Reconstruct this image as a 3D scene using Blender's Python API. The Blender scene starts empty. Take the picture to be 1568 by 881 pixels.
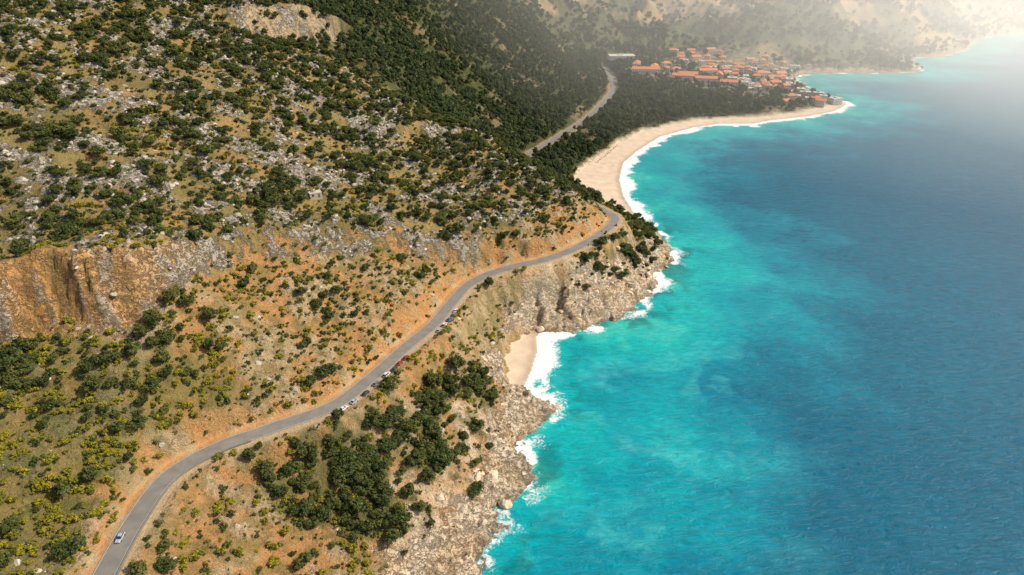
import bpy, math, numpy as np, bmesh
from mathutils import Vector, Matrix
rng=np.random.default_rng(7)
scene=bpy.context.scene
COL=scene.collection
# ------------------------------------------------------------------ helpers
def ss(a,b,x):
    t=np.clip((x-a)/(b-a),0,1); return t*t*(3-2*t)
_perm=np.random.default_rng(3).permutation(4096)
_ang=np.random.default_rng(4).random(4096)*2*math.pi
_gx=np.cos(_ang); _gy=np.sin(_ang)
def perlin(x,y,s=0):
    x=x+s*17.31; y=y-s*9.77
    xi=np.floor(x).astype(np.int64); yi=np.floor(y).astype(np.int64)
    xf=x-xi; yf=y-yi
    u=xf*xf*xf*(xf*(xf*6-15)+10); v=yf*yf*yf*(yf*(yf*6-15)+10)
    def g(ix,iy,fx,fy):
        h=_perm[(_perm[(ix+s*31)&4095]+iy)&4095]
        return _gx[h]*fx+_gy[h]*fy
    a=g(xi,yi,xf,yf); b=g(xi+1,yi,xf-1,yf); c=g(xi,yi+1,xf,yf-1); d=g(xi+1,yi+1,xf-1,yf-1)
    return ((a+(b-a)*u)+((c+(d-c)*u)-(a+(b-a)*u))*v)*1.5
def fbm(x,y,o=4,s=0,g=.5):
    r=0;a=1.;f=1.
    for i in range(o):
        r=r+a*perlin(x*f,y*f,s+i*5); a*=g; f*=2.03
    return r
def ridged(x,y,o=3,s=0):
    r=0;a=1.;f=1.
    for i in range(o):
        r=r+a*(1-2*np.abs(perlin(x*f,y*f,s+i*7))); a*=.5; f*=2.1
    return r/1.75
def pdist(X,Y,L):
    L=np.array(L,float); best=np.full(X.shape,1e18); sg=np.zeros(X.shape); ex=np.zeros(X.shape)
    for i in range(len(L)-1):
        ax,ay=L[i,:2]; dx,dy=L[i+1,:2]-L[i,:2]; l2=dx*dx+dy*dy
        t=np.clip(((X-ax)*dx+(Y-ay)*dy)/l2,0,1)
        qx=X-ax-t*dx; qy=Y-ay-t*dy; d=qx*qx+qy*qy
        m=d<best
        best=np.where(m,d,best); sg=np.where(m,np.sign(dx*(Y-ay)-dy*(X-ax)),sg)
        if L.shape[1]>2: ex=np.where(m,L[i,2]+t*(L[i+1,2]-L[i,2]),ex)
    return np.sqrt(best),sg,ex
def inside(X,Y,poly):
    c=np.zeros(X.shape,bool); n=len(poly)
    for i in range(n):
        x1,y1=poly[i]; x2,y2=poly[(i+1)%n]
        if y1==y2: continue
        c^=((y1>Y)!=(y2>Y))&(X<(x2-x1)*(Y-y1)/(y2-y1)+x1)
    return c
def sdf(X,Y,poly):
    d,_,_=pdist(X,Y,list(poly)+[poly[0]])
    return np.where(inside(X,Y,poly),d,-d)
def catmull(pts,step):
    P=np.array(pts,float); P=np.vstack([2*P[0]-P[1],P,2*P[-1]-P[-2]]); out=[]
    for i in range(1,len(P)-2):
        n=max(2,int(np.linalg.norm(P[i+1,:2]-P[i,:2])/step))
        for k in range(n):
            t=k/n; a,b,c,d=P[i-1:i+3]
            out.append(.5*((2*b)+(-a+c)*t+(2*a-5*b+4*c-d)*t*t+(-a+3*b-3*c+d)*t**3))
    out.append(P[-2]); return np.array(out)
def mesh_np(name,V,F,mat=None,smooth=True,link=True):
    me=bpy.data.meshes.new(name); V=np.asarray(V,np.float32); F=np.asarray(F,np.int32)
    k=F.shape[1]
    me.vertices.add(len(V)); me.vertices.foreach_set("co",V.ravel())
    me.loops.add(F.size); me.loops.foreach_set("vertex_index",F.ravel())
    me.polygons.add(len(F)); me.polygons.foreach_set("loop_start",np.arange(0,F.size,k,dtype=np.int32))
    me.polygons.foreach_set("loop_total",np.full(len(F),k,np.int32))
    me.update(calc_edges=True)
    me.polygons.foreach_set("use_smooth",np.full(len(F),smooth))
    if mat: me.materials.append(mat)
    ob=bpy.data.objects.new(name,me)
    if link: COL.objects.link(ob)
    return ob
def fattr(me,name,a):
    t=me.attributes.new(name,'FLOAT','POINT'); t.data.foreach_set('value',np.asarray(a,np.float32).ravel())
def cattr(me,name,a):
    a=np.c_[a,np.ones(len(a))]
    t=me.attributes.new(name,'FLOAT_COLOR','POINT'); t.data.foreach_set('color',np.asarray(a,np.float32).ravel())
class NT:
    def __init__(s,name):
        s.m=bpy.data.materials.new(name); s.m.use_nodes=True; s.t=s.m.node_tree; s.b=s.t.nodes["Principled BSDF"]
        s.o=s.t.nodes["Material Output"]
    def n(s,ty,**k):
        nd=s.t.nodes.new(ty)
        for a,v in k.items(): setattr(nd,a,v)
        return nd
    def l(s,a,b): s.t.links.new(a,b)
    def put(s,inp,v):
        if isinstance(v,bpy.types.NodeSocket): s.l(v,inp)
        else: inp.default_value=v
    def math(s,op,a,b=0,c=0,clamp=False):
        nd=s.n('ShaderNodeMath',operation=op,use_clamp=clamp); s.put(nd.inputs[0],a); s.put(nd.inputs[1],b); s.put(nd.inputs[2],c); return nd.outputs[0]
    def mix(s,f,a,b,bt='MIX'):
        nd=s.n('ShaderNodeMix',data_type='RGBA',blend_type=bt); s.put(nd.inputs[0],f)
        for i,v in ((6,a),(7,b)):
            s.put(nd.inputs[i],(*v,1) if isinstance(v,tuple) and len(v)==3 else v)
        return nd.outputs[2]
    def attr(s,name,col=False):
        nd=s.n('ShaderNodeAttribute',attribute_name=name); return nd.outputs['Color' if col else 'Fac']
    def pos(s,scale=(1,1,1)):
        if not hasattr(s,'tc'): s.tc=s.n('ShaderNodeTexCoord').outputs['Object']
        if scale==(1,1,1): return s.tc
        mp=s.n('ShaderNodeMapping'); mp.inputs['Scale'].default_value=scale; s.l(s.tc,mp.inputs[0]); return mp.outputs[0]
    def noise(s,scale,detail=6,rough=.6,dist=0,vec=None):
        nd=s.n('ShaderNodeTexNoise'); nd.inputs['Scale'].default_value=scale; nd.inputs['Detail'].default_value=detail
        nd.inputs['Roughness'].default_value=rough; nd.inputs['Distortion'].default_value=dist
        s.l(vec if vec is not None else s.pos(),nd.inputs['Vector']); return nd.outputs['Fac']
    def step(s,v,a,b):
        nd=s.n('ShaderNodeMapRange',interpolation_type='SMOOTHSTEP'); s.put(nd.inputs[0],v); nd.inputs[1].default_value=a; nd.inputs[2].default_value=b; return nd.outputs[0]
    def scale(s,col,f):
        nd=s.n('ShaderNodeVectorMath',operation='SCALE'); s.l(col,nd.inputs[0]); s.put(nd.inputs['Scale'],f); return nd.outputs[0]
    def bump(s,h,dist,strength=1,prev=None):
        nd=s.n('ShaderNodeBump'); nd.inputs['Distance'].default_value=dist; nd.inputs['Strength'].default_value=strength
        s.l(h,nd.inputs['Height'])
        if prev is not None: s.l(prev,nd.inputs['Normal'])
        return nd.outputs[0]
def simple(name,c,r=.6,metal=0,var=.15,sc=1.5):
    n=NT(name); f=n.math('MULTIPLY_ADD',n.noise(sc,3),var*2,1-var)
    rgb=n.n('ShaderNodeRGB'); rgb.outputs[0].default_value=(*c,1)
    n.l(n.scale(rgb.outputs[0],f),n.b.inputs['Base Color']); n.b.inputs['Roughness'].default_value=r; n.b.inputs['Metallic'].default_value=metal
    return n.m
# ------------------------------------------------------------------ plan data (metres)
COAST=[(-80,-300),(-72,0),(-48,90),(-22,150),(-12,184),(-11,193),(-6,205),(-9,211),(-1,222),(8,234),(9,244),(4,256),(7,268),(17,281),(21,294),(14,300),(6,306),(11,322),(15,342),(15,361),(27,366),(43,369),(61,377),(77,389),(92,412),(104,432),(105,450),(120,468),(126,488),(122,521),(113,550),(109,573),(106,616),(109,665),(121,721),(143,766),(181,829),(232,874),(271,894),(313,894),(345,912),(408,938),(456,969),(491,1011),(489,1047),(477,1090),(477,1158),(492,1228),(547,1266),(617,1266),(687,1266),(741,1280),(765,1335),(767,1387),(815,1444),(868,1444),(990,1560),(1085,1695),(1183,1777),(1302,1841),(1500,1900),(2200,2000),(4500,2300)]
LAND=COAST+[(4500,7000),(-3000,7000),(-3000,-300)]
ROAD=[(-121,112,46),(-123,128,46),(-125,145,46),(-127,168,45),(-126,190,44),(-115,207,43),(-97,221,42),(-77,238,40),(-65,262,38),(-54,290,36),(-42,318,34),(-35,342,33),(-25,368,33),(-6,385,34),(24,400,35),(47,421,35),(68,452,34),(77,479,32),(70,504,29),(48,560,23),(18,620,17),(5,660,14),(11,698,12),(50,783,10),(99,892,9),(147,1036,9),(160,1111,9),(165,1222,10),(150,1330,14)]
K=[(-154,143,49),(-174,180,62),(-191,213,77),(-204,243,98),(-232,295,115),(-270,366,144),(-322,465,184),(-375,563,220),(-146,214,64),(-154,235,75),(-162,263,97),(-196,340,116),(-240,446,147),(-291,569,189),(-110,251,52),(-123,299,69),(-129,323,83),(-158,427,111),(-198,572,152),(-235,706,193),(-66,335,51),(-74,394,67),(-84,467,78),(-102,589,97),(-127,763,129),(-151,949,184),(-19,408,52),(-21,477,65),(-24,555,75),(-38,934,68),(-44,1136,132),(-47,1241,183),(17,466,54),(33,500,55),(76,1267,58),(19,1352,115),(-31,1474,176),(238,1590,30),(286,1947,68),(333,2346,186),(514,1839,77),(605,2234,188),(790,1703,31),(913,2018,96),(1473,2326,39),(1712,2771,137),(-76,779,72),(62,643,4),(30,664,14),(124,1150,12),(331,1121,7),(199,974,8),(245,1227,9),(392,1352,14),(489,1276,12),(340,983,6),(117,833,7),(-85,160,28),(-57,193,18),(-62,227,28),(-42,266,27),(-5,334,5),(-15,301,18),(6,375,22),(50,403,22),(84,456,17),(-36,209,16),
(-400,0,150),(-250,-100,100),(-800,1000,420),(-500,2000,450),(500,2800,500),(1800,2900,400),(-90,60,25),(-120,-100,30),(1000,3200,560),(560,1560,75),(650,1650,130),(740,1560,40),(900,1750,110),(1050,1900,90)]
KK=np.array(K+ROAD+[(x,y,1) for x,y in COAST[1:-1]],float)
def ker(ax,ay,b): return np.sqrt((ax-b[0])**2+(ay-b[1])**2+400)
n=len(KK); A=np.zeros((n+3,n+3)); A[:n,:n]=np.sqrt(((KK[:,None,:2]-KK[None,:,:2])**2).sum(-1)+400)-np.eye(n)*3
A[:n,n:]=np.c_[np.ones(n),KK[:,:2]]; A[n:,:n]=A[:n,n:].T
W=np.linalg.solve(A,np.r_[KK[:,2],0,0,0])
def rbf(X,Y):
    r=W[n]+W[n+1]*X+W[n+2]*Y
    for i in range(n): r=r+W[i]*ker(X,Y,KK[i])
    return r
ROADC=catmull(ROAD,3.0)
ROADC[:,2]=np.convolve(np.pad(ROADC[:,2],4,mode='edge'),np.ones(9)/9,'valid')
BEACH=[(113,552),(118,600),(122,665),(134,721),(156,766),(194,829),(240,862),(271,880),(313,880),(352,900),(415,928),(470,965),(500,1011),(484,1024),(445,990),(400,955),(340,930),(262,916),(213,892),(162,852),(124,797),(94,742),(70,695),(58,648),(62,606),(84,560),(100,545)]
COVE=[(0,303),(24,318),(30,362),(6,364),(-1,352),(-5,332),(-3,315)]
CLIFF=[(-300,205),(-209,240),(-193,248),(-172,256),(-155,268),(-146,286),(-130,318),(-112,337),(-70,368),(-34,382),(0,420),(45,480)]
TREES_S=[(-98,214),(-75,226),(-57,240),(-46,262),(-26,282),(-14,308),(-6,292),(-10,262),(-12,235),(-24,208),(-42,186),(-75,184),(-92,198)]
HEADL=[(32,386),(62,404),(90,430),(112,470),(114,520),(98,542),(86,520),(86,485),(74,455),(50,422)]
VILLAGE=[(170,1180),(165,1130),(250,1090),(330,1030),(420,985),(485,1000),(480,1150),(500,1240),(560,1275),(480,1340),(400,1380),(320,1340),(240,1200)]
# ------------------------------------------------------------------ terrain grid
def axis(lo,a,b,hi,st,gr):
    c=list(np.arange(a,b,st)); s=st; x=c[-1]
    while x<hi: s=st+gr*(x-b) if x>b else st; x+=s; c.append(x)
    l=[]; x=a
    while x>lo: s=st+gr*(a-x); x-=s; l.append(x)
    return np.array(l[::-1]+c)
gx=axis(-1500,-235,130,4000,.95,.012); gy=axis(85,90,430,4200,.95,.0042)
X,Y=np.meshgrid(gx,gy); NX,NY=len(gx),len(gy)
base=rbf(X,Y)
dc,_,_=pdist(X,Y,COAST); ins=inside(X,Y,LAND); d=np.where(ins,dc,-dc)
beach=np.maximum(ss(-5,4,sdf(X,Y,BEACH)+fbm(X/14,Y/14,3,2)*4),ss(-3,2,sdf(X,Y,COVE)+fbm(X/8,Y/8,3,3)*2))
rocky=1-beach
far=ss(900,1400,Y)
dn=d+rocky*(fbm(X/13,Y/13,3,11)*5.5+fbm(X/4,Y/4,2,12)*1.3)*(1+far*2)
dr,sr,zr=pdist(X,Y,ROADC)
dcl,scl,_=pdist(X,Y,CLIFF); cl=dcl*scl
up=ss(-8,14,cl+fbm(X/20,Y/20,3,21)*12)
forest=ss(540,620,Y+.3*X+fbm(X/40,Y/40,3,22)*35)
n25=fbm(X/28,Y/28,4,23); n60=fbm(X/70,Y/70,4,24); n9=fbm(X/9,Y/9,3,25)
rockm=ss(-.1,.3,n25*.7+n9*.5+.12)*(1-forest*.85)
hgt=base+n60*3.5*ss(10,60,dr)+n25*1.2*ss(6,25,dr)
hgt=hgt+far*ss(30,160,d)*(ridged(X/420,Y/420,4,31)*95-15+ridged(X/120,Y/120,3,34)*38)*ss(1250,1700,Y+np.maximum(0,-X)*1.5)
hgt=hgt+forest*(1-far)*(ridged(X/150,Y/150,3,37)*11)*ss(20,70,base)
rg=ridged(X/8,Y/8,3,41); rg2=ridged(X/3.4,Y/3.4,2,42)
hgt=hgt+rockm*(rg*1.3+rg2*.6)*ss(5,12,dr)*(Y<900)
lft=ss(-138,-160,X)
cliffA=(27*ss(-226,-205,X)*ss(-140,-160,X)+5.0*ss(-150,-140,X)*ss(0,-30,X)+12*ss(-205,-228,X))
clw=cl+9*lft+n9*2+n25*4.5
delta=np.clip(clw/10,-.5,.5)-np.clip(clw/54,-.5,.5)
hgt=hgt+cliffA*delta
cface=ss(10,4.5,np.abs(clw+.5)-lft)*ss(2,6,cliffA)
C2=[(-207,583),(-190,612),(-165,650)]
d2,s2,_=pdist(X,Y,C2); c2=d2*s2+n9*3; hgt=hgt+22*(np.clip(c2/14,-.5,.5)-np.clip(c2/80,-.5,.5))*ss(60,15,d2)
cface2=ss(16,5,d2+n9*9)
C3=[(-125,485),(-100,505),(-70,520),(-38,545),(-25,552)]
d3,s3,_=pdist(X,Y,C3); c3_=d3*s3+n9*4+n25*5; hgt=hgt+6*(np.clip(c3_/5,-.5,.5)-np.clip(c3_/40,-.5,.5))*ss(40,10,d3)
cface3=ss(9,2,d3+n9*7)*ss(-.3,.3,n25+.1)
tz=hgt+n25*2; st=np.floor(tz/2.6)*2.6+2.6*ss(.55,.95,tz/2.6-np.floor(tz/2.6))-n25*2
cm=np.clip(np.maximum(cface,cface3)+.35*rockm*(1-forest),0,1)
hgt=hgt+(st-hgt)*cm*.7+cface*(rg*1.5+rg2*1.3)
prof=.7+.95*np.maximum(dn,0)+rg*1.0
hl=np.minimum(hgt,prof*(1+far*.6))
cb=ss(38,8,dn)*rocky
blk=ridged(X/18,Y/13,2,53)
hl=hl+cb*(ridged(X/12,Y/12,2,51)*3.2+blk*3.6+rg2*.9-2.2)*ss(0,8,dn)
q=hl+n9*1.5+.25*X*.3; sq=np.floor(q/2.4)*2.4+2.4*ss(.65,.95,q/2.4-np.floor(q/2.4))-(q-hl)
hl=hl+(sq-hl)*cb*.75
hl=np.maximum(hl,.35+.08*np.maximum(dn,0))
hb=.15+.055*np.maximum(d,0)+n9*.12
hl=hl+(hb-hl)*beach*ss(30,0,d-50)
near=(Y<560)
sea_side=(sr<0)&(Y>222)&(Y<352)
fl=np.where(sr>0,5.2,np.where(sea_side,9.0,5.6))+np.where(near,0,2)
bl=np.where(sr>0,12.,17.)+np.where(near,0,8)
wr=ss(bl,fl,dr+n9*1.2*(dr>fl))
hl=hl+((zr-np.where(near,.14,.45))-hl)*wr
hs=-.5-.22*np.maximum(-d,0); hs=np.maximum(hs,-14)+rocky*ss(-10,0,d)*np.maximum(rg,0)*1.1
Z=np.where(dn>0,hl,np.minimum(hs,-.25+1.2*rocky*np.maximum(0,rg+rg2-.9)*ss(-7,-1,d)))
gyy,gxx=np.gradient(Z,gy,gx); slope=np.hypot(gxx,gyy)
# ------------------------------------------------------------------ ground colour
def c3(*c): return np.array(c)[None,None,:]
def mx(a,b,f): return a+(b-a)*f[...,None]
one=np.ones(X.shape+(1,))
orange=c3(.42,.215,.085); tan=c3(.41,.30,.175); olive=c3(.185,.15,.052); grass=c3(.25,.20,.08); green=c3(.085,.09,.028); frst=c3(.055,.066,.024); sand=c3(.56,.44,.32); pale=c3(.56,.43,.29); gray=c3(.40,.355,.28)
big=fbm(X/45,Y/45,4,60)
col=mx(orange*one,tan,ss(-.35,.35,n25+n9*.5))
col=mx(col,olive,.65*ss(-.2,.25,fbm(X/7,Y/7,4,61)+big*.4))
colU=mx(grass*one,olive,ss(-.3,.3,n25)); colU=mx(colU,orange,.5*ss(.0,.45,fbm(X/18,Y/18,4,62)))
colU=mx(colU,green,.5*ss(.0,.4,big+n9*.3))
col=mx(col,colU,up*.85)
Lm=ss(250,222,Y+n25*14)*((sr>0))*ss(9,17,dr)
col=mx(col,mx(olive*1.1*one,green*1.2,ss(-.2,.3,n9)),Lm*.75)
S_=ss(-6,4,sdf(X,Y,TREES_S)+n9*4); Hd=ss(-5,4,sdf(X,Y,HEADL)+n9*3)
col=mx(col,green,.75*np.maximum(S_,Hd)*ss(-.2,.3,n9+.2))
bank=ss(17,6,dr+n9*5+n25*4)*(Y<560)*ss(0,4,dr)
col=mx(col,mx(orange*1.1*one,tan,ss(-.1,.5,n9)),bank*np.where(sr>0,.8,.4))
dust=ss(9.5,5.5,dr+n9*1.5)*(sr<0)*(Y<560)*.8
col=mx(col,tan*1.05,dust)
Vg=ss(-25,10,sdf(X,Y,VILLAGE)+n25*15)
fcol=mx(frst*one,tan*.6,.6*ss(.3,.65,n60+n25*.4))
col=mx(col,fcol,forest)
fm=mx(c3(.08,.09,.04)*one,c3(.38,.27,.13),ss(.0,.4,fbm(X/130,Y/130,5,63)+slope*.3-.25))
col=mx(col,fm,ss(1250,1450,Y))
col=mx(col,c3(.30,.24,.17),Vg*.7*ss(-.3,.2,n9))
cfo=cface*lft
col=mx(col,c3(.56,.30,.11),np.clip(cfo*ss(-.4,.1,n9+.1),0,1)*.95)
col=mx(col,c3(.46,.34,.22),cface2*.85)
roaddirt=ss(10,6,dr+n9*2)*(Y>600); col=mx(col,c3(.34,.26,.175),roaddirt)
sw=8*ss(310,260,Y)
shore=ss(27+sw,15+sw,dn+n25*16+n9*5)*rocky*(1-.2*far)
HC=[(36,362),(75,374),(112,410),(145,480),(132,540),(112,530),(110,482),(90,440),(62,412),(38,396)]
shore=np.maximum(shore,ss(-4,4,sdf(X,Y,HC)+n25*10+n9*3)*rocky*.95)
warm=ss(-.2,.35,fbm(X/14,Y/14,3,68))
col=mx(col,mx(pale*one,orange*1.2,warm*.6),shore)
sandm=beach*ss(1.1,.5,slope)
colb=mx(sand*one,sand*.72,ss(7,1,d)); colb=colb*(1+.12*np.clip(n9,-1,1))[...,None]
col=mx(col,colb,sandm*ss(1,0,wr))
wet=ss(2.3,.3,Z)*rocky; col=mx(col,c3(.15,.105,.06),wet*.6*shore)
rockc=mx(gray*one,mx(c3(.65,.53,.38)*one,c3(.58,.41,.24),warm*.6),shore); rockc=mx(rockc,mx(c3(.64,.36,.14)*one,c3(.50,.40,.28),ss(-.1,.35,n9)),cfo*.9)
rockc=mx(rockc,c3(.15,.12,.08),wet*.5); rockc=mx(rockc,c3(.50,.38,.22),ss(1250,1450,Y))
ra=np.clip(rockm*(.3+.62*up)*(1-forest)+np.maximum(shore*.95,cface*.6)+cface3*.8+cface2*.5+.5*ss(1250,1500,Y)*ss(.45,1.,slope),0,1)*(1-beach)*(1-wr*.9)*(1-S_*.6)
idx=np.arange(NX*NY,dtype=np.int32).reshape(NY,NX)
F=np.stack([idx[:-1,:-1],idx[:-1,1:],idx[1:,1:],idx[1:,:-1]],-1).reshape(-1,4)
T=NT("hillside_ground")
vc=T.attr("Col",True); rc=T.attr("RockCol",True); rk=T.attr("rock")
nA=T.noise(.33,7,.68,.4); nB=T.noise(1.7,4,.62); nC=T.noise(.11,3,.6)
thr=T.math('MULTIPLY_ADD',rk,-.34,.70)
mask=T.math('MULTIPLY',T.math('SUBTRACT',nA,thr),9,clamp=True)
fis=T.noise(.16,5,.55,1.6,T.pos((1,1.35,2.2)))
crack=T.step(T.math('ABSOLUTE',T.math('SUBTRACT',fis,.5)),.0,.03)
rock_tone=T.step(T.noise(.6,4,.6,.8,T.pos((1,1,2.))),.35,.6)  # noise-driven lighter and darker rock tone
rcol=T.scale(rc,T.math('MULTIPLY',T.math('MULTIPLY_ADD',nB,.8,.6),T.math('MULTIPLY',T.math('MULTIPLY_ADD',crack,.45,.55),T.math('MULTIPLY_ADD',rock_tone,.3,.78))))
gcol=T.scale(vc,T.math('MULTIPLY_ADD',nB,1.3,.35))
spk=T.step(T.noise(.9,4,.7),.50,.60)
gcol=T.mix(T.math('MULTIPLY',spk,.5),gcol,T.mix(T.step(nC,.42,.58),(.25,.20,.055),(.075,.082,.02)))
final=T.mix(mask,gcol,rcol)
cl_=T.attr("clean"); final=T.mix(cl_,final,T.scale(vc,T.math('MULTIPLY_ADD',nB,.3,.85)))
T.l(final,T.b.inputs['Base Color']); T.b.inputs['Roughness'].default_value=.92; T.b.inputs['Specular IOR Level'].default_value=.15
h=T.math('ADD',T.math('MULTIPLY',nA,2.1),T.math('ADD',T.math('MULTIPLY',nB,.4),T.math('MULTIPLY',T.math('MULTIPLY',crack,mask),.9)))
h=T.math('MULTIPLY',h,T.math('MULTIPLY_ADD',cl_,-.92,1))
T.l(T.bump(h,1.2,1.),T.b.inputs['Normal'])
ter=mesh_np("terrain",np.c_[X.ravel(),Y.ravel(),Z.ravel()],F,T.m)
cattr(ter.data,"Col",np.clip(col,0,1).reshape(-1,3)); cattr(ter.data,"RockCol",np.clip(rockc,0,1).reshape(-1,3))
fattr(ter.data,"rock",ra); fattr(ter.data,"clean",np.clip(np.maximum(sandm,wr*(Y<560)*ss(8.5,6,dr)*.6),0,1))
# ------------------------------------------------------------------ sea
sx=axis(-90,-60,300,9000,1.9,.022); sy=axis(60,70,700,9000,1.9,.012)
SX,SY=np.meshgrid(sx,sy); sd,_,_=pdist(SX,SY,COAST); si=inside(SX,SY,LAND); sd=np.where(si,-sd,sd)
bd=np.maximum(ss(-25,0,sdf(SX,SY,BEACH)),ss(-14,0,sdf(SX,SY,COVE)))
m1=fbm(SX/60,SY/60,4,71); m2=fbm(SX/22+m1,SY/22,4,72)
sh=sd+m1*42+m2*12+ss(255,160,SY)*42+ss(400,600,SY)*10
foam=np.where(bd>.3,ss(19,2,sd+m2*7)*1.15,ss(12,-1,sd+m2*6)*(.35+.85*ss(-.1,.3,fbm(SX/26,SY/26,3,73))))
sdn=np.maximum(0,ss(24,3,sd)*ss(-.1,.3,fbm(SX/18,SY/18,2,78))*.62)
foam=np.maximum(foam,sdn*(sd<26))
milk=ss(.0,.6,fbm(SX/45+m2*.5,SY/38,3,74)+.1)*ss(4,25,sd)*ss(160,50,sd)*(.35+.65*ss(420,300,SY))
reef=ss(.0,.4,fbm(SX/24,SY/24,4,76)+.12)*ss(38,8,sd)*(1-bd)
si_=np.arange(len(sx)*len(sy),dtype=np.int32).reshape(len(sy),len(sx))
SF=np.stack([si_[:-1,:-1],si_[:-1,1:],si_[1:,1:],si_[1:,:-1]],-1).reshape(-1,4)
Wt=NT("sea_water")
ramp=Wt.n('ShaderNodeValToRGB'); e=ramp.color_ramp
Wt.l(Wt.math('DIVIDE',Wt.attr("shore"),300),ramp.inputs[0])
cols=[(0,(.035,.42,.36)),(.05,(.003,.36,.35)),(.18,(.0,.275,.32)),(.32,(.0,.17,.245)),(.5,(.0,.105,.175)),(1,(.0,.085,.155))]
e.elements[0].position=0; e.elements[0].color=(*cols[0][1],1); e.elements[1].position=1; e.elements[1].color=(*cols[-1][1],1)
for p,c in cols[1:-1]:
    q=e.elements.new(p); q.color=(*c,1)
c=ramp.outputs[0]
c=Wt.mix(Wt.math('MULTIPLY',Wt.attr("reef"),.6),c,(.0,.10,.11))
ml=Wt.math('MULTIPLY',Wt.attr("milk"),Wt.step(Wt.noise(.05,4,.5,1.0),.3,.75))
c=Wt.mix(Wt.math('MULTIPLY',ml,.4),c,(.09,.50,.48))
wrot=Wt.n('ShaderNodeMapping'); wrot.inputs['Rotation'].default_value=(0,0,math.radians(28)); wrot.inputs['Scale'].default_value=(.38,1,1); Wt.l(Wt.pos(),wrot.inputs[0])
wn=Wt.step(Wt.noise(.34,6,.68,1.1,wrot.outputs[0]),.2,.8)
c=Wt.scale(c,Wt.math('MULTIPLY_ADD',wn,.5,.75))
fn=Wt.noise(.35,7,.72,1.5)
fv=Wt.math('ADD',Wt.attr("foam"),Wt.math('MULTIPLY_ADD',fn,1.9,-1.15))
fm_=Wt.step(fv,.2,.7)
c=Wt.mix(fm_,c,(.72,.76,.74))
Wt.l(c,Wt.b.inputs['Base Color']); Wt.b.inputs['IOR'].default_value=1.33; Wt.b.inputs['Specular IOR Level'].default_value=.22
Wt.l(Wt.math('MULTIPLY_ADD',fm_,.6,.2),Wt.b.inputs['Roughness'])
rotm=Wt.n('ShaderNodeMapping'); rotm.inputs['Rotation'].default_value=(0,0,math.radians(28)); rotm.inputs['Scale'].default_value=(.11,.30,.2); Wt.l(Wt.pos(),rotm.inputs[0])
w1=Wt.noise(1,6,.66,.8,rotm.outputs[0]); w2=Wt.noise(.9,3,.6)
hh=Wt.math('ADD',Wt.math('MULTIPLY',w1,2.1),Wt.math('MULTIPLY',w2,.4))
Wt.l(Wt.bump(hh,1.,.65),Wt.b.inputs['Normal'])
sea=mesh_np("sea",np.c_[SX.ravel(),SY.ravel(),np.zeros(SX.size)],SF,Wt.m)
for nm,a in (("shore",np.maximum(sh,0)),("foam",np.clip(foam,0,1.2)),("milk",milk),("reef",reef)): fattr(sea.data,nm,a)
# ------------------------------------------------------------------ road
def asphalt():
    n_=NT("asphalt"); a=n_.noise(.25,5,.6,0); b=n_.noise(6,3,.7)
    f=n_.math('ADD',n_.math('MULTIPLY',a,.8),n_.math('MULTIPLY_ADD',b,.3,.4))
    rgb=n_.n('ShaderNodeRGB'); rgb.outputs[0].default_value=(.19,.175,.15,1)
    n_.l(n_.scale(rgb.outputs[0],f),n_.b.inputs['Base Color']); n_.b.inputs['Roughness'].default_value=.85
    return n_.m
tang=np.gradient(ROADC[:,:2],axis=0); tang/=np.linalg.norm(tang,axis=1)[:,None]
nrm=np.c_[-tang[:,1],tang[:,0]]
def strip(name,o1,o2,dz,mat,sl=slice(None)):
    P=ROADC[sl]; N=nrm[sl]; k=len(P)
    offs=[o1,(o1+o2)/2,o2]
    V=np.vstack([np.c_[P[:,0]+N[:,0]*o,P[:,1]+N[:,1]*o,P[:,2]+dz+(.05 if i==1 and abs(o1-o2)>3 else 0)] for i,o in enumerate(offs)])
    a=np.arange(k-1); Fq=np.vstack([np.c_[a+k*i,a+1+k*i,a+1+k*(i+1),a+k*(i+1)] for i in range(2)])
    return mesh_np(name,V,Fq,mat)
asp=asphalt(); nearmask=int(np.argmax(ROADC[:,1]>565))
strip("coastal_road",3.6,-3.6,.02,asp)
paint=simple("worn_white_paint",(.50,.48,.43),.7,0,.4,.8)
l1=strip("edge_line",3.35,3.20,.034,paint,slice(0,nearmask)); l2=strip("edge_line",-3.20,-3.35,.034,paint,slice(0,nearmask))
rd=bpy.data.objects["coastal_road"]; l1.parent=rd; l2.parent=rd
wallm=simple("parapet_stone",(.17,.15,.12),.9,0,.35,1.2)
def wall(name,off,w,h,sl):
    P=ROADC[sl]; N=nrm[sl]; k=len(P)
    prof=[(off+w/2,-.6),(off+w/2,h),(off-w/2,h),(off-w/2,-1.2)]
    V=np.vstack([np.c_[P[:,0]+N[:,0]*o,P[:,1]+N[:,1]*o,P[:,2]+z] for o,z in prof]); a=np.arange(k-1)
    Fq=np.vstack([np.c_[a+k*i,a+k*(i+1),a+1+k*(i+1),a+1+k*i] for i in range(3)])
    return mesh_np(name,V,Fq,wallm,False)
wall("roadside_parapet_wall",-4.1,.45,.6,slice(0,int(np.argmax(ROADC[:,1]>215))))
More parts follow.
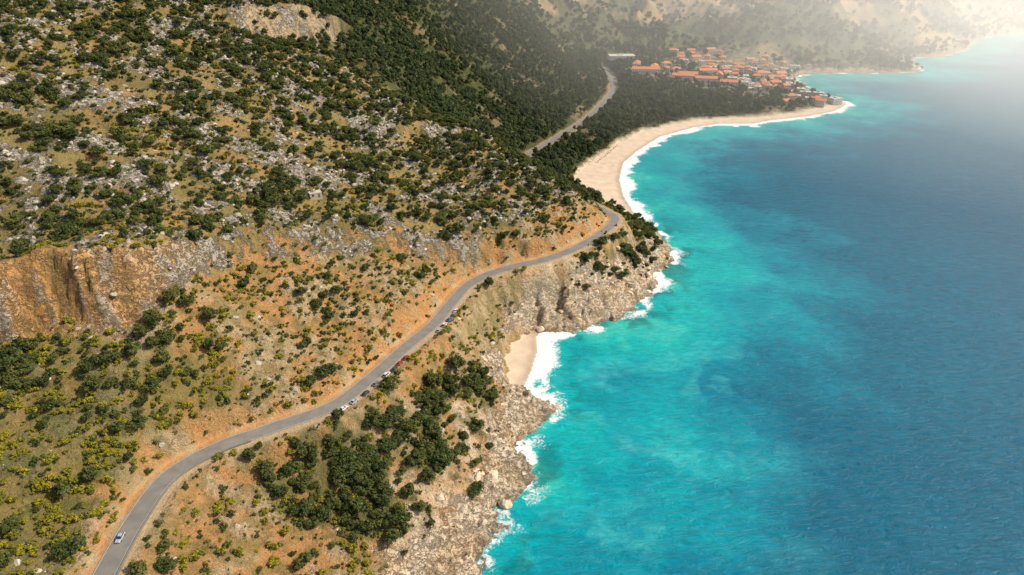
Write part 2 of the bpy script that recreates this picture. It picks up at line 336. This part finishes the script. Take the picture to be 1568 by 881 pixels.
# ------------------------------------------------------------------ vegetation prototypes
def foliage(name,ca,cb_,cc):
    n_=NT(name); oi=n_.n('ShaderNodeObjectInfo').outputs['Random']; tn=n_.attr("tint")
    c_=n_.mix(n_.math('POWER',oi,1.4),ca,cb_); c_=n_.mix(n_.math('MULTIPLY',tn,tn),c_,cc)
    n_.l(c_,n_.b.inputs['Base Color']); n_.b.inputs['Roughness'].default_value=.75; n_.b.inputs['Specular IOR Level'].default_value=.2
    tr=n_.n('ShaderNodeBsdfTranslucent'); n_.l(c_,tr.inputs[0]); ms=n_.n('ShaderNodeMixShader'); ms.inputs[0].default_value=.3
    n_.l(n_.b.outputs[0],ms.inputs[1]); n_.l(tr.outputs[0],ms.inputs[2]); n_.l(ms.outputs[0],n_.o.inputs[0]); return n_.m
F_dark=foliage("foliage_dark_green",(.045,.07,.02),(.12,.135,.032),(.16,.17,.042))
F_yel=foliage("foliage_yellow_green",(.30,.27,.02),(.13,.145,.025),(.42,.35,.04))
F_pine=foliage("foliage_pine",(.045,.078,.03),(.10,.125,.043),(.15,.17,.06))
F_dry=foliage("foliage_dry",(.15,.13,.05),(.22,.16,.055),(.30,.22,.08))
bark=simple("bark",(.13,.09,.06),.9,0,.3,4)
def tube(a,b,r0,r1,V,Fs,M,mi):
    a=np.array(a,float);b=np.array(b,float);ax=b-a;ax/=np.linalg.norm(ax)
    u=np.cross(ax,[.3,.9,.1]);u/=np.linalg.norm(u);v=np.cross(ax,u);k=len(V)
    for p,r in ((a,r0),(b,r1)):
        for i in range(5):
            t=i/5*2*math.pi;V.append(p+(u*math.cos(t)+v*math.sin(t))*r)
    for i in range(5):
        j=(i+1)%5;Fs.append((k+i,k+j,k+5+j,k+5+i));M.append(mi)
def make_tree(name,rad,hgt_,trunk,nclump,nleaf,leaf,fm,seed):
    r=np.random.default_rng(seed); V=[];Fs=[];M=[]
    if trunk>0: tube((0,0,-.4),(r.normal(0,.1),r.normal(0,.1),trunk+hgt_*.45),.05*rad+.07,.03*rad+.02,V,Fs,M,1)
    lob=r.random(3)*6.28
    cs=[]
    for i in range(nclump):
        th=r.random()*2*math.pi; q=math.sqrt(r.random()); rr=rad*(.78+.2*math.sin(th*2+lob[0])+.14*math.sin(th*3+lob[1]))*q*.85
        zt=math.sqrt(max(0,1-(q*.9)**2)); z=trunk+hgt_*.5+hgt_*.5*zt*(r.random()*1.15-.35)
        cs.append((rr*math.cos(th),rr*math.sin(th),max(z,.15)))
        if trunk>0 and i<6: tube((0,0,trunk*.6+.1*i),np.array(cs[-1])*.85,.035*rad,.012*rad,V,Fs,M,1)
    k0=len(V); per=nleaf//nclump; N=per*nclump
    C_=np.repeat(np.array(cs),per,0); cr=np.repeat(rad*(.22+.16*r.random(nclump)),per); bt=np.repeat(r.random(nclump)**1.5*.8,per)
    dv=r.normal(size=(N,3)); dv/=np.linalg.norm(dv,axis=1)[:,None]
    p=C_+dv*(cr*(.55+.5*r.random(N)))[:,None]*np.array([1,1,.75])
    lowz=p[:,2]<.05; p[lowz,2]=.05+r.random(lowz.sum())*.2
    nv=dv+r.normal(0,.55,(N,3))+np.array([0,0,.35]); nv/=np.linalg.norm(nv,axis=1)[:,None]
    u=np.cross(nv,r.normal(size=(N,3))); u/=np.linalg.norm(u,axis=1)[:,None]; v=np.cross(nv,u); s=(leaf*(.6+.8*r.random(N)))[:,None]
    Q=np.stack([p-u*s*.5-v*s*.3,p+u*s*.1-v*s*.5,p+u*s*.55+v*s*.1,p-u*s*.1+v*s*.5],1).reshape(-1,3)
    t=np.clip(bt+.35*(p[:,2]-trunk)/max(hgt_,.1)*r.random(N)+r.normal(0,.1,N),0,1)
    LF=k0+np.arange(N*4).reshape(-1,4)
    VV=np.vstack([np.array(V).reshape(-1,3),Q]); FF=np.vstack([np.array(Fs,int).reshape(-1,4),LF]); MM=np.r_[np.array(M,int),np.zeros(N,int)]
    ob=mesh_np(name,VV,FF,fm,False,False); ob.data.materials.append(bark)
    ob.data.polygons.foreach_set("material_index",MM.astype(np.int32)); fattr(ob.data,"tint",np.r_[np.zeros(k0),np.repeat(t,4)]); return ob
def collection(name,obs):
    c_=bpy.data.collections.new(name)
    for o in obs: c_.objects.link(o)
    return c_
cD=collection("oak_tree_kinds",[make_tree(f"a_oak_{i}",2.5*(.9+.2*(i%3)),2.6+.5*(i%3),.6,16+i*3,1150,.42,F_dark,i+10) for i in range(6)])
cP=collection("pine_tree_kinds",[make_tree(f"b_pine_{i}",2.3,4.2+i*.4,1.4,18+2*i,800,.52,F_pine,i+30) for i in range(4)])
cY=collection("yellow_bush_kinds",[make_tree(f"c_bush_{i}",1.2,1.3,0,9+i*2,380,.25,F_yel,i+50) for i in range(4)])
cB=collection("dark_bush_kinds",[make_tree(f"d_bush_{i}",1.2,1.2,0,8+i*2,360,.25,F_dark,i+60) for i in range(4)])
cG=collection("dry_bush_kinds",[make_tree(f"e_bush_{i}",1.0,.8,0,8,260,.22,F_dry,i+70) for i in range(3)])
def rock_mat(name,ca,cb_):
    n_=NT(name); oi=n_.n('ShaderNodeObjectInfo').outputs['Random']; a=n_.noise(1.3,5,.7)
    c_=n_.scale(n_.mix(oi,ca,cb_),n_.math('MULTIPLY_ADD',a,1.2,.4)); n_.l(c_,n_.b.inputs['Base Color']); n_.b.inputs['Roughness'].default_value=.9
    n_.l(n_.bump(a,.25,.9),n_.b.inputs['Normal']); return n_.m
RG=rock_mat("gray_limestone",(.34,.30,.235),(.46,.41,.33)); RP=rock_mat("pale_shore_rock",(.52,.38,.23),(.62,.51,.37))
def make_rock(name,seed,mat):
    bm=bmesh.new(); bmesh.ops.create_icosphere(bm,subdivisions=2,radius=1)
    r=np.random.default_rng(seed); pl=[(Vector(r.normal(size=3)).normalized(),.5+.35*r.random()) for _ in range(11)]
    for v in bm.verts:
        p=v.co.copy()
        for q,dd in pl:
            e_=p.dot(q)-dd
            if e_>0: p-=q*e_
        v.co=Vector((p.x*1.25,p.y,p.z*.75))+Vector(r.normal(0,.03,3))
    me=bpy.data.meshes.new(name); bm.to_mesh(me); bm.free(); me.materials.append(mat); return bpy.data.objects.new(name,me)
cR=collection("gray_rock_kinds",[make_rock(f"f_rock_{i}",i+80,RG) for i in range(5)])
cS=collection("shore_rock_kinds",[make_rock(f"g_rock_{i}",i+90,RP) for i in range(5)])
def gi(x,y): return np.clip(np.searchsorted(gy,y)-1,0,NY-2),np.clip(np.searchsorted(gx,x)-1,0,NX-2)
def zat(x,y):
    j,i=gi(x,y); fx=np.clip((x-gx[i])/(gx[i+1]-gx[i]),0,1); fy=np.clip((y-gy[j])/(gy[j+1]-gy[j]),0,1)
    return (Z[j,i]*(1-fx)+Z[j,i+1]*fx)*(1-fy)+(Z[j+1,i]*(1-fx)+Z[j+1,i+1]*fx)*fy
houses=[]
def scatter(name,coll,dens,box,smin,smax,power=1.5,sink=.1,tilt=0.,squash=.25,clear=0):
    x0,x1,y0,y1=box; A_=(x1-x0)*(y1-y0); mxd=float(dens[(Y>y0)&(Y<y1)&(X>x0)&(X<x1)].max()); N=int(A_*mxd)
    x=rng.uniform(x0,x1,N); y=rng.uniform(y0,y1,N); j,i=gi(x,y); k=rng.random(N)*mxd<dens[j,i]
    x=x[k];y=y[k]
    if clear>0:
        dd=np.full(len(x),1e9)
        for hx,hy,hr in houses: dd=np.minimum(dd,np.hypot(x-hx,y-hy)-hr)
        x=x[dd>clear]; y=y[dd>clear]
    m=len(x); z=zat(x,y); s=smin+(smax-smin)*rng.random(m)**power
    me=bpy.data.meshes.new(name); me.vertices.add(m); me.vertices.foreach_set("co",np.c_[x,y,z-sink*s].astype(np.float32).ravel())
    rot=np.c_[rng.normal(0,tilt,m),rng.normal(0,tilt,m),rng.uniform(0,6.28,m)]
    sc=np.c_[s*rng.uniform(.85,1.15,m),s*rng.uniform(.85,1.15,m),s*rng.uniform(1-squash,1+squash,m)]
    for nm,a in (("rot",rot),("scl",sc)):
        t=me.attributes.new(nm,'FLOAT_VECTOR','POINT'); t.data.foreach_set('vector',a.astype(np.float32).ravel())
    t=me.attributes.new("kind",'INT','POINT'); t.data.foreach_set('value',rng.integers(0,len(coll.objects),m).astype(np.int32))
    ob=bpy.data.objects.new(name,me); COL.objects.link(ob)
    g=bpy.data.node_groups.new(name,'GeometryNodeTree'); g.interface.new_socket('Geometry',in_out='INPUT',socket_type='NodeSocketGeometry'); g.interface.new_socket('Geometry',in_out='OUTPUT',socket_type='NodeSocketGeometry')
    a_=g.nodes.new('NodeGroupInput'); b_=g.nodes.new('NodeGroupOutput'); ip=g.nodes.new('GeometryNodeInstanceOnPoints'); ci=g.nodes.new('GeometryNodeCollectionInfo')
    ci.inputs['Collection'].default_value=coll; ci.inputs['Separate Children'].default_value=True; ci.inputs['Reset Children'].default_value=True
    def na(nm,ty):
        q=g.nodes.new('GeometryNodeInputNamedAttribute'); q.data_type=ty; q.inputs['Name'].default_value=nm
        return [o for o in q.outputs if o.enabled and o.name=='Attribute'][0]
    er=g.nodes.new('FunctionNodeEulerToRotation'); g.links.new(na("rot",'FLOAT_VECTOR'),er.inputs[0]); g.links.new(er.outputs[0],ip.inputs['Rotation'])
    g.links.new(na("scl",'FLOAT_VECTOR'),ip.inputs['Scale']); g.links.new(na("kind",'INT'),ip.inputs['Instance Index'])
    g.links.new(ci.outputs[0],ip.inputs['Instance']); ip.inputs['Pick Instance'].default_value=True
    g.links.new(a_.outputs[0],ip.inputs['Points']); g.links.new(ip.outputs[0],b_.inputs[0])
    md=ob.modifiers.new("scatter",'NODES'); md.node_group=g; return m
# ------------------------------------------------------------------ buildings
wallms=[simple("white_plaster",(.55,.51,.44),.8,0,.08),simple("cream_plaster",(.45,.36,.25),.8,0,.1)]
roofms=[simple("orange_roof_tile",(.52,.17,.055),.8,0,.25,.6),simple("faded_roof_tile",(.40,.21,.11),.8,0,.25,.6),simple("pale_flat_roof",(.45,.42,.37),.8,0,.15,.4)]
glassm=simple("window_glass",(.04,.055,.07),.15,0,.1); woodm=simple("door_wood",(.12,.07,.04),.6)
def house(name,x,y,w,dp,hh_,ang,roof,wm=0,rm=0):
    V=[];Fs=[];M=[]
    def box(x0,x1,y0,y1,z0,z1,m):
        k=len(V); V.extend([(x0,y0,z0),(x1,y0,z0),(x1,y1,z0),(x0,y1,z0),(x0,y0,z1),(x1,y0,z1),(x1,y1,z1),(x0,y1,z1)])
        for f in ((0,3,2,1),(4,5,6,7),(0,1,5,4),(1,2,6,5),(2,3,7,6),(3,0,4,7)): Fs.append(tuple(k+a for a in f)); M.append(m)
    a,b=w/2,dp/2
    box(-a,a,-b,b,-1.5,hh_,0)
    fl_=max(1,int(hh_//2.9))
    for s in range(fl_):
        zb=.9+s*2.9
        nwx=max(2,int(w/3)); nwy=max(1,int(dp/3.2))
        for k in range(nwx):
            cx=-a+(k+.5)*w/nwx
            for sg in (-1,1):
                if s==0 and k==nwx//2 and sg==-1: box(cx-.5,cx+.5,sg*b-.04,sg*b+.04,0,2.1,3); continue
                box(cx-.6,cx+.6,sg*b-.03,sg*b+.03,zb,zb+1.3,2)
        for k in range(nwy):
            cy=-b+(k+.5)*dp/nwy
            for sg in (-1,1): box(sg*a-.03,sg*a+.03,cy-.55,cy+.55,zb,zb+1.3,2)
        if s>0: box(-a*.6,a*.6,-b-1.2,-b-.05,s*2.9-.1,s*2.9+.05,0); box(-a*.6,a*.6,-b-1.25,-b-1.15,s*2.9+.055,s*2.9+.95,0)
    o=.6; k=len(V); rh=.28*dp
    if roof=='hip':
        V.extend([(-a-o,-b-o,hh_-.05),(a+o,-b-o,hh_-.05),(a+o,b+o,hh_-.05),(-a-o,b+o,hh_-.05),(-(a-b*.95) if a>b else -.1,0,hh_+rh),((a-b*.95) if a>b else .1,0,hh_+rh)])
        for f in ((0,1,5,4),(1,2,5,5),(2,3,4,5),(3,0,4,4),(0,3,2,1)): Fs.append(tuple(k+q for q in f)); M.append(1)
        box(-a*.4,-a*.4+.7,-.35,.35,hh_+rh*.4,hh_+rh+.7,0)
    elif roof=='gable':
        V.extend([(-a-o,-b-o,hh_-.1),(a+o,-b-o,hh_-.1),(a+o,b+o,hh_-.1),(-a-o,b+o,hh_-.1),(-a-o,0,hh_+rh),(a+o,0,hh_+rh)])
        for f in ((0,1,5,4),(2,3,4,5),(1,2,5,5),(3,0,4,4),(0,3,2,1)): Fs.append(tuple(k+q for q in f)); M.append(1)
        box(-a*.4,-a*.4+.7,-.35,.35,hh_+rh*.4,hh_+rh+.7,0)
    else:
        box(-a-.1,a+.1,-b-.1,b+.1,hh_+.003,hh_+.35,1); box(-a*.3,a*.1,-b*.3,b*.3,hh_+.36,hh_+1.9,0)
    me=bpy.data.meshes.new(name); fs=[tuple(dict.fromkeys(f)) for f in Fs]; me.from_pydata(V,[],fs)
    for m_ in (wallms[wm],roofms[rm],glassm,woodm): me.materials.append(m_)
    me.polygons.foreach_set("material_index",np.array(M,np.int32)); me.update()
    ob=bpy.data.objects.new(name,me); COL.objects.link(ob)
    ob.location=(x,y,float(zat(np.array([x]),np.array([y]))[0])+.2); ob.rotation_euler=(0,0,ang)
    houses.append((x,y,max(w,dp)*.6)); return ob
def try_house(x,y,*a,**k):
    j,i=gi(np.array([x]),np.array([y]))
    if d[j[0],i[0]]<9 or dr[j[0],i[0]]<9: return
    for hx,hy,hr in houses:
        if math.hypot(hx-x,hy-y)<hr+a[0]*.5: return
    house("brick_house",x,y,*a,**k)
r2=np.random.default_rng(5)
for (x,y,w,an) in [(218,1150,44,-.12),(272,1118,34,-.2),(306,1108,34,-.2),(338,1092,26,-.25),(285,1140,30,-.2),(330,1190,30,.1)]:
    house("resort_terrace",x,y,w,11,6.,an,'gable',0,0)
house("warehouse_building",196,1275,46,24,6.,.05,'flat',0,2)
for cx,cy,sxx,syy,nn_,fr in [(400,1235,65,80,64,.85),(385,1100,55,38,36,.4),(452,1040,22,40,20,.2),(530,1262,50,12,10,.6),(350,1310,50,50,20,.9),(455,1180,22,50,18,.5),(245,1190,40,25,10,.9),(420,1000,30,14,8,.5)]:
    for _ in range(nn_*2):
        x=cx+r2.uniform(-1,1)*sxx; y=cy+r2.uniform(-1,1)*syy
        t=r2.random()<fr
        try_house(x,y,r2.uniform(9,18),r2.uniform(8,12),r2.choice([3.2,6.,6.,8.9]),r2.choice([-.25,1.3,.2])+r2.normal(0,.08),('hip' if r2.random()<.6 else 'gable') if t else 'flat',int(r2.random()<.4),(0 if r2.random()<.7 else 1) if t else 2)
hut=house("stone_hut",-115,379,7,5,2.6,.5,'flat',1,2)
# ------------------------------------------------------------------ densities
land=(Z>1.2)&(dn>3); ok=land*(beach<.3)*(dr>7.0)
okc=ok*ss(1.9,1.2,slope)
clus=fbm(X/15,Y/15,4,91); clus2=fbm(X/45,Y/45,3,92)
nosh=1-shore
U=up*(1-forest)
dt=.035*U*ss(-.28,.3,clus+clus2*.6)+.004*U+.022*U*ss(420,540,Y)
mid=(1-up)*(1-forest)*(1-Lm)*(1-S_)*(sr>0)
dt=dt+mid*.010*ss(-.2,.4,clus+.1)
band=ss(24,8,np.abs(cl+40+n25*10))*ss(-125,-145,X)
dt=dt+.05*band+.006*Lm
dt=dt+.015*S_+.005*(sr<0)*(1-forest)*nosh
dt=dt*(.12+.88*nosh)*okc*(dr>8.5)*(1-.9*cface)
dS=.055*S_*ss(-.45,-.0,clus)*okc*(.2+.8*nosh)*(dr>10)
dH=.045*Hd*ss(-.45,.05,clus)*land*(dr>9)*ss(1.9,1.4,slope)
fden=forest*okc*(Y<1250)*(1-Vg*.6)*(.024+.030*ss(-.45,0,clus2+clus*.3))*(1-.5*ss(.35,.65,n60+n25*.4))*(.2+.8*nosh)*(dr>9)
farden=(Y>=1250)*okc*(.003+.008*ss(-.3,.3,fbm(X/90,Y/90,4,93)))*ss(1.6,.9,slope)*(1-Vg*.7)
by=(1-forest)*okc*nosh*(1-.9*cface)*(.11*Lm*ss(-.5,.0,clus)*(1-.7*band)+.03*U*ss(-.2,.4,clus2)+.03*mid+.05*S_+.08*(sr<0)*(1-S_)*ss(-.3,.2,clus)+.05*(1-up)*ss(-110,-130,X)*ss(300,270,Y)*(sr>0))
bd_=(1-forest)*okc*(.1+.9*nosh)*(1-.8*cface)*(.095*U*ss(-.5,.3,fbm(X/8,Y/8,3,94)+clus2*.3)+.05*mid+.03*Lm+.04*S_+.025*(sr<0))+.03*Hd*land
bg=(1-forest)*okc*(.1+.9*nosh)*(.03*U+.05*mid+.03*Lm+.04*(sr<0))*ss(-.4,.3,n9)
NB=(-420,150,90,760)
scatter("oak_trees",cD,dt,NB,.4,1.6,1.5)
scatter("coastal_oak_grove",cD,dS,(-110,10,170,320),.6,1.8,1.3)
scatter("headland_trees",cD,dH,(20,125,370,550),.6,1.6,1.2)
scatter("pine_forest",cP,fden,(-300,620,520,1260),.8,1.6,1.2,clear=3)
scatter("distant_forest",cP,farden,(-700,1700,1250,2600),1.3,2.6,1.2,clear=6)
scatter("yellow_green_bushes",cY,by,NB,.6,2.1,1.4)
scatter("dark_green_bushes",cB,bd_,NB,.5,1.8,1.6)
scatter("dry_bushes",cG,bg,NB,.35,1.2,1.3)
rdn=(1-forest)*land*(beach<.2)*(dr>8)*(rockm*.07*(up*.85+.15)+.05*cface3)*nosh
scatter("limestone_boulders",cR,rdn,NB,.25,1.9,2.2,sink=.25,tilt=.3)
sdn_=(dn>-2)*(Z<30)*shore*(beach<.3)*(Y<620)*.015*ss(-.2,.3,n9)
scatter("shore_boulders",cS,sdn_,(-100,150,90,620),.8,3.6,2.2,sink=.4,tilt=.35)
# ------------------------------------------------------------------ cars
tyre=simple("tyre_rubber",(.02,.02,.02),.8); cglass=simple("car_glass",(.02,.03,.035),.08); lampm=simple("lamp_lens",(.6,.6,.55),.2); redl=simple("tail_lamp",(.35,.02,.02),.3)
paints={k:simple("car_paint_"+k,c_,.3,.2,.04) for k,c_ in dict(silver=(.42,.44,.46),white=(.68,.68,.66),red=(.35,.03,.02),dark=(.05,.055,.06),blue=(.06,.14,.3),grey=(.2,.21,.22)).items()}
def loft(name,secs,mat,parent):
    bm=bmesh.new(); rings=[]
    for (x,hw,z0,z1,tw) in secs:
        rings.append([bm.verts.new(p) for p in ((x,-hw*.92,z0),(x,-hw,z0+(z1-z0)*.35),(x,-tw,z1-.04),(x,-tw*.85,z1),(x,tw*.85,z1),(x,tw,z1-.04),(x,hw,z0+(z1-z0)*.35),(x,hw*.92,z0))])
    for a,b in zip(rings[:-1],rings[1:]):
        for i in range(8): bm.faces.new((a[i],a[(i+1)%8],b[(i+1)%8],b[i]))
    bm.faces.new(rings[0][::-1]); bm.faces.new(rings[-1])
    bmesh.ops.recalc_face_normals(bm,faces=bm.faces)
    me=bpy.data.meshes.new(name); bm.to_mesh(me); bm.free(); me.materials.append(mat)
    o=bpy.data.objects.new(name,me); COL.objects.link(o); o.parent=parent
    b=o.modifiers.new("bevel",'BEVEL'); b.width=.05; b.segments=2; return o
def part_box(name,c_,s,mat,parent):
    bm=bmesh.new(); bmesh.ops.create_cube(bm,size=1); bmesh.ops.scale(bm,vec=s,verts=bm.verts); bmesh.ops.translate(bm,vec=c_,verts=bm.verts)
    bmesh.ops.bevel(bm,geom=bm.edges[:],offset=min(s)*.2,segments=1,affect='EDGES')
    me=bpy.data.meshes.new(name); bm.to_mesh(me); bm.free(); me.materials.append(mat); o=bpy.data.objects.new(name,me); COL.objects.link(o); o.parent=parent
def car(name,x,y,z,ang,colr,sc=1.15,van=False):
    e_=bpy.data.objects.new(name,None); COL.objects.link(e_); e_.location=(x,y,z); e_.rotation_euler=(0,0,ang); e_.scale=(sc,)*3
    p=paints[colr]
    loft("body",[(-2.15,.78,.35,.80,.70),(-2.0,.86,.25,.95,.78),(-1.2,.89,.22,1.0,.82),(.7,.89,.22,1.0,.82),(1.5,.87,.22,.90,.78),(2.05,.82,.25,.78,.70),(2.2,.70,.35,.66,.6)],p,e_)
    t=1.75 if van else 1.42
    loft("window_band",[(-1.75 if not van else -2.0,.78,.95,1.02,.74),(-1.15 if not van else -1.85,.80,.95,t-.03,.62),(.25,.80,.95,t-.03,.62),(1.05,.78,.93,.99,.72)],cglass,e_)
    loft("roof",[(-1.12 if not van else -1.8,.60,t-.06,t,.58),(-.9 if not van else -1.5,.64,t-.05,t+.03,.60),(.1,.64,t-.05,t+.03,.60),(.28,.60,t-.06,t,.58)],p,e_)
    for i,(sx_,sy_) in enumerate(((-1.3,-.8),(-1.3,.8),(1.35,-.8),(1.35,.8))):
        bm=bmesh.new(); bmesh.ops.create_cone(bm,cap_ends=True,segments=18,radius1=.33,radius2=.33,depth=.22,matrix=Matrix.Translation((sx_,sy_,.33))@Matrix.Rotation(math.pi/2,4,'X'))
        me=bpy.data.meshes.new("wheel"); bm.to_mesh(me); bm.free(); me.materials.append(tyre); o=bpy.data.objects.new(f"wheel_{i+1}",me); COL.objects.link(o); o.parent=e_
    for sy_ in (-.6,.6):
        part_box("headlamp",(2.12,sy_,.66),(.14,.3,.14),lampm,e_); part_box("tail_lamp",(-2.12,sy_,.78),(.12,.26,.16),redl,e_); part_box("mirror",(.75,sy_*1.6,1.02),(.14,.16,.12),p,e_)
def road_at(yy,off):
    k=int(np.argmax(ROADC[:,1]>yy)); t=(yy-ROADC[k-1,1])/(ROADC[k,1]-ROADC[k-1,1]); q=ROADC[k-1]*(1-t)+ROADC[k]*t
    return q[0]+nrm[k,0]*off,q[1]+nrm[k,1]*off,q[2],math.atan2(tang[k,1],tang[k,0])
x,y,z,a=road_at(160,.9); car("silver_car",x,y,z+.06,a+math.pi,'silver',1.0)
for yy,off,c_,fl_,vn in [(238.5,-5.6,'white',0,0),(243.5,-5.4,'silver',0,0),(250,-5.6,'dark',0,0),(258,-5.2,'grey',0,0),(262,-7.3,'blue',.3,0),(266,-5.4,'white',0,1),(271.5,-5.8,'dark',.1,0),(276.5,-5.5,'red',0,0),(282,-5.6,'red',0,0),(312,-6.3,'silver',.1,0),(318,-6.2,'white',0,1),(324,-6.0,'blue',0,0),(329.5,-6.6,'grey',.2,0),(334.5,-6.,'white',0,0)]:
    x,y,z,a=road_at(yy,off); car("parked_car",x,y,z-.12,a+fl_,c_,1.0,bool(vn))
# ------------------------------------------------------------------ beach sunshades (one mass)
V=[];Fs=[]
def cone(x,y,z):
    k=len(V); V.append((x,y,z+2.5))
    for i in range(8):
        t=i/8*6.283; V.append((x+1.25*math.cos(t),y+1.25*math.sin(t),z+2.))
    for i in range(8): Fs.append((k,k+1+i,k+1+(i+1)%8))
    k=len(V)
    for zz in (0,2.3):
        for q in ((-.06,-.06),(.06,-.06),(.06,.06),(-.06,.06)): V.append((x+q[0],y+q[1],z+zz))
    for i in range(4): Fs.append((k+i,k+(i+1)%4,k+4+(i+1)%4,k+4+i))
for row in range(2):
    for i in range(13):
        t=i/12; x=84+row*7+t*30+rng.normal(0,.5); y=715-row*3+t*68+rng.normal(0,.5)
        if rng.random()<.8: cone(x,y,float(zat(np.array([x]),np.array([y]))[0])-.1)
me=bpy.data.meshes.new("beach_umbrellas"); me.from_pydata(V,[],Fs); me.materials.append(simple("thatch",(.25,.17,.10),.9,0,.3))
COL.objects.link(bpy.data.objects.new("beach_umbrellas",me))
# ------------------------------------------------------------------ haze (scattering volumes over the far bay, with an added glow)
def glowing_haze(name,front,theta,dens,g,colr,em,z1=350):
    """slab of hazy, self-glowing air: everything farther than `front` metres along the compass direction theta"""
    dep=6000.; nx_,ny_=math.sin(theta),math.cos(theta); cdist=front+dep/2
    bm=bmesh.new(); bmesh.ops.create_cube(bm,size=1); me=bpy.data.meshes.new(name); bm.to_mesh(me); bm.free()
    o=bpy.data.objects.new(name,me); COL.objects.link(o); o.location=(nx_*cdist,ny_*cdist,z1/2-10); o.scale=(14000,dep,z1+20); o.rotation_euler=(0,0,-theta)
    m=bpy.data.materials.new(name); m.use_nodes=True; t=m.node_tree; t.nodes.clear(); v=t.nodes.new('ShaderNodeVolumePrincipled')
    v.inputs['Color'].default_value=(*colr,1); v.inputs['Density'].default_value=dens; v.inputs['Anisotropy'].default_value=g
    v.inputs['Emission Strength'].default_value=em*dens; v.inputs['Emission Color'].default_value=(1,.94,.83,1)  # emission added to brighten the air, stands in for multiply scattered light
    oo=t.nodes.new('ShaderNodeOutputMaterial'); t.links.new(v.outputs[0],oo.inputs['Volume']); me.materials.append(m); return o
glowing_haze("glowing_haze",700,math.radians(30),.00026,.35,(1,.985,.95),.7)
glowing_haze("glowing_sea_mist",800,math.radians(70),.00046,.35,(1,.985,.95),.85)
# ------------------------------------------------------------------ light, sky, camera
el=math.radians(46); az=math.radians(88)
sv=Vector((math.sin(az)*math.cos(el),math.cos(az)*math.cos(el),math.sin(el)))
L=bpy.data.lights.new("sun",'SUN'); L.energy=4.9; L.angle=math.radians(.5); L.color=(1,.90,.74)
lo=bpy.data.objects.new("sun",L); lo.rotation_euler=sv.to_track_quat('Z','Y').to_euler(); COL.objects.link(lo)
w=bpy.data.worlds.new("World"); scene.world=w; w.use_nodes=True; nt=w.node_tree; bg_=nt.nodes["Background"]
sk=nt.nodes.new('ShaderNodeTexSky'); sk.sky_type='NISHITA'; sk.sun_disc=False; sk.sun_elevation=el; sk.sun_rotation=az; sk.dust_density=2.5
nt.links.new(sk.outputs[0],bg_.inputs[0]); bg_.inputs[1].default_value=.14
cam=bpy.data.cameras.new("camera"); cam.lens=24; cam.sensor_width=36; cam.clip_start=1; cam.clip_end=20000
co=bpy.data.objects.new("camera",cam); co.location=(0,0,220); co.rotation_euler=(math.pi/2-math.radians(27.3),0,0); COL.objects.link(co); scene.camera=co
scene.view_settings.view_transform='Standard'; scene.view_settings.look='None'; scene.view_settings.exposure=0
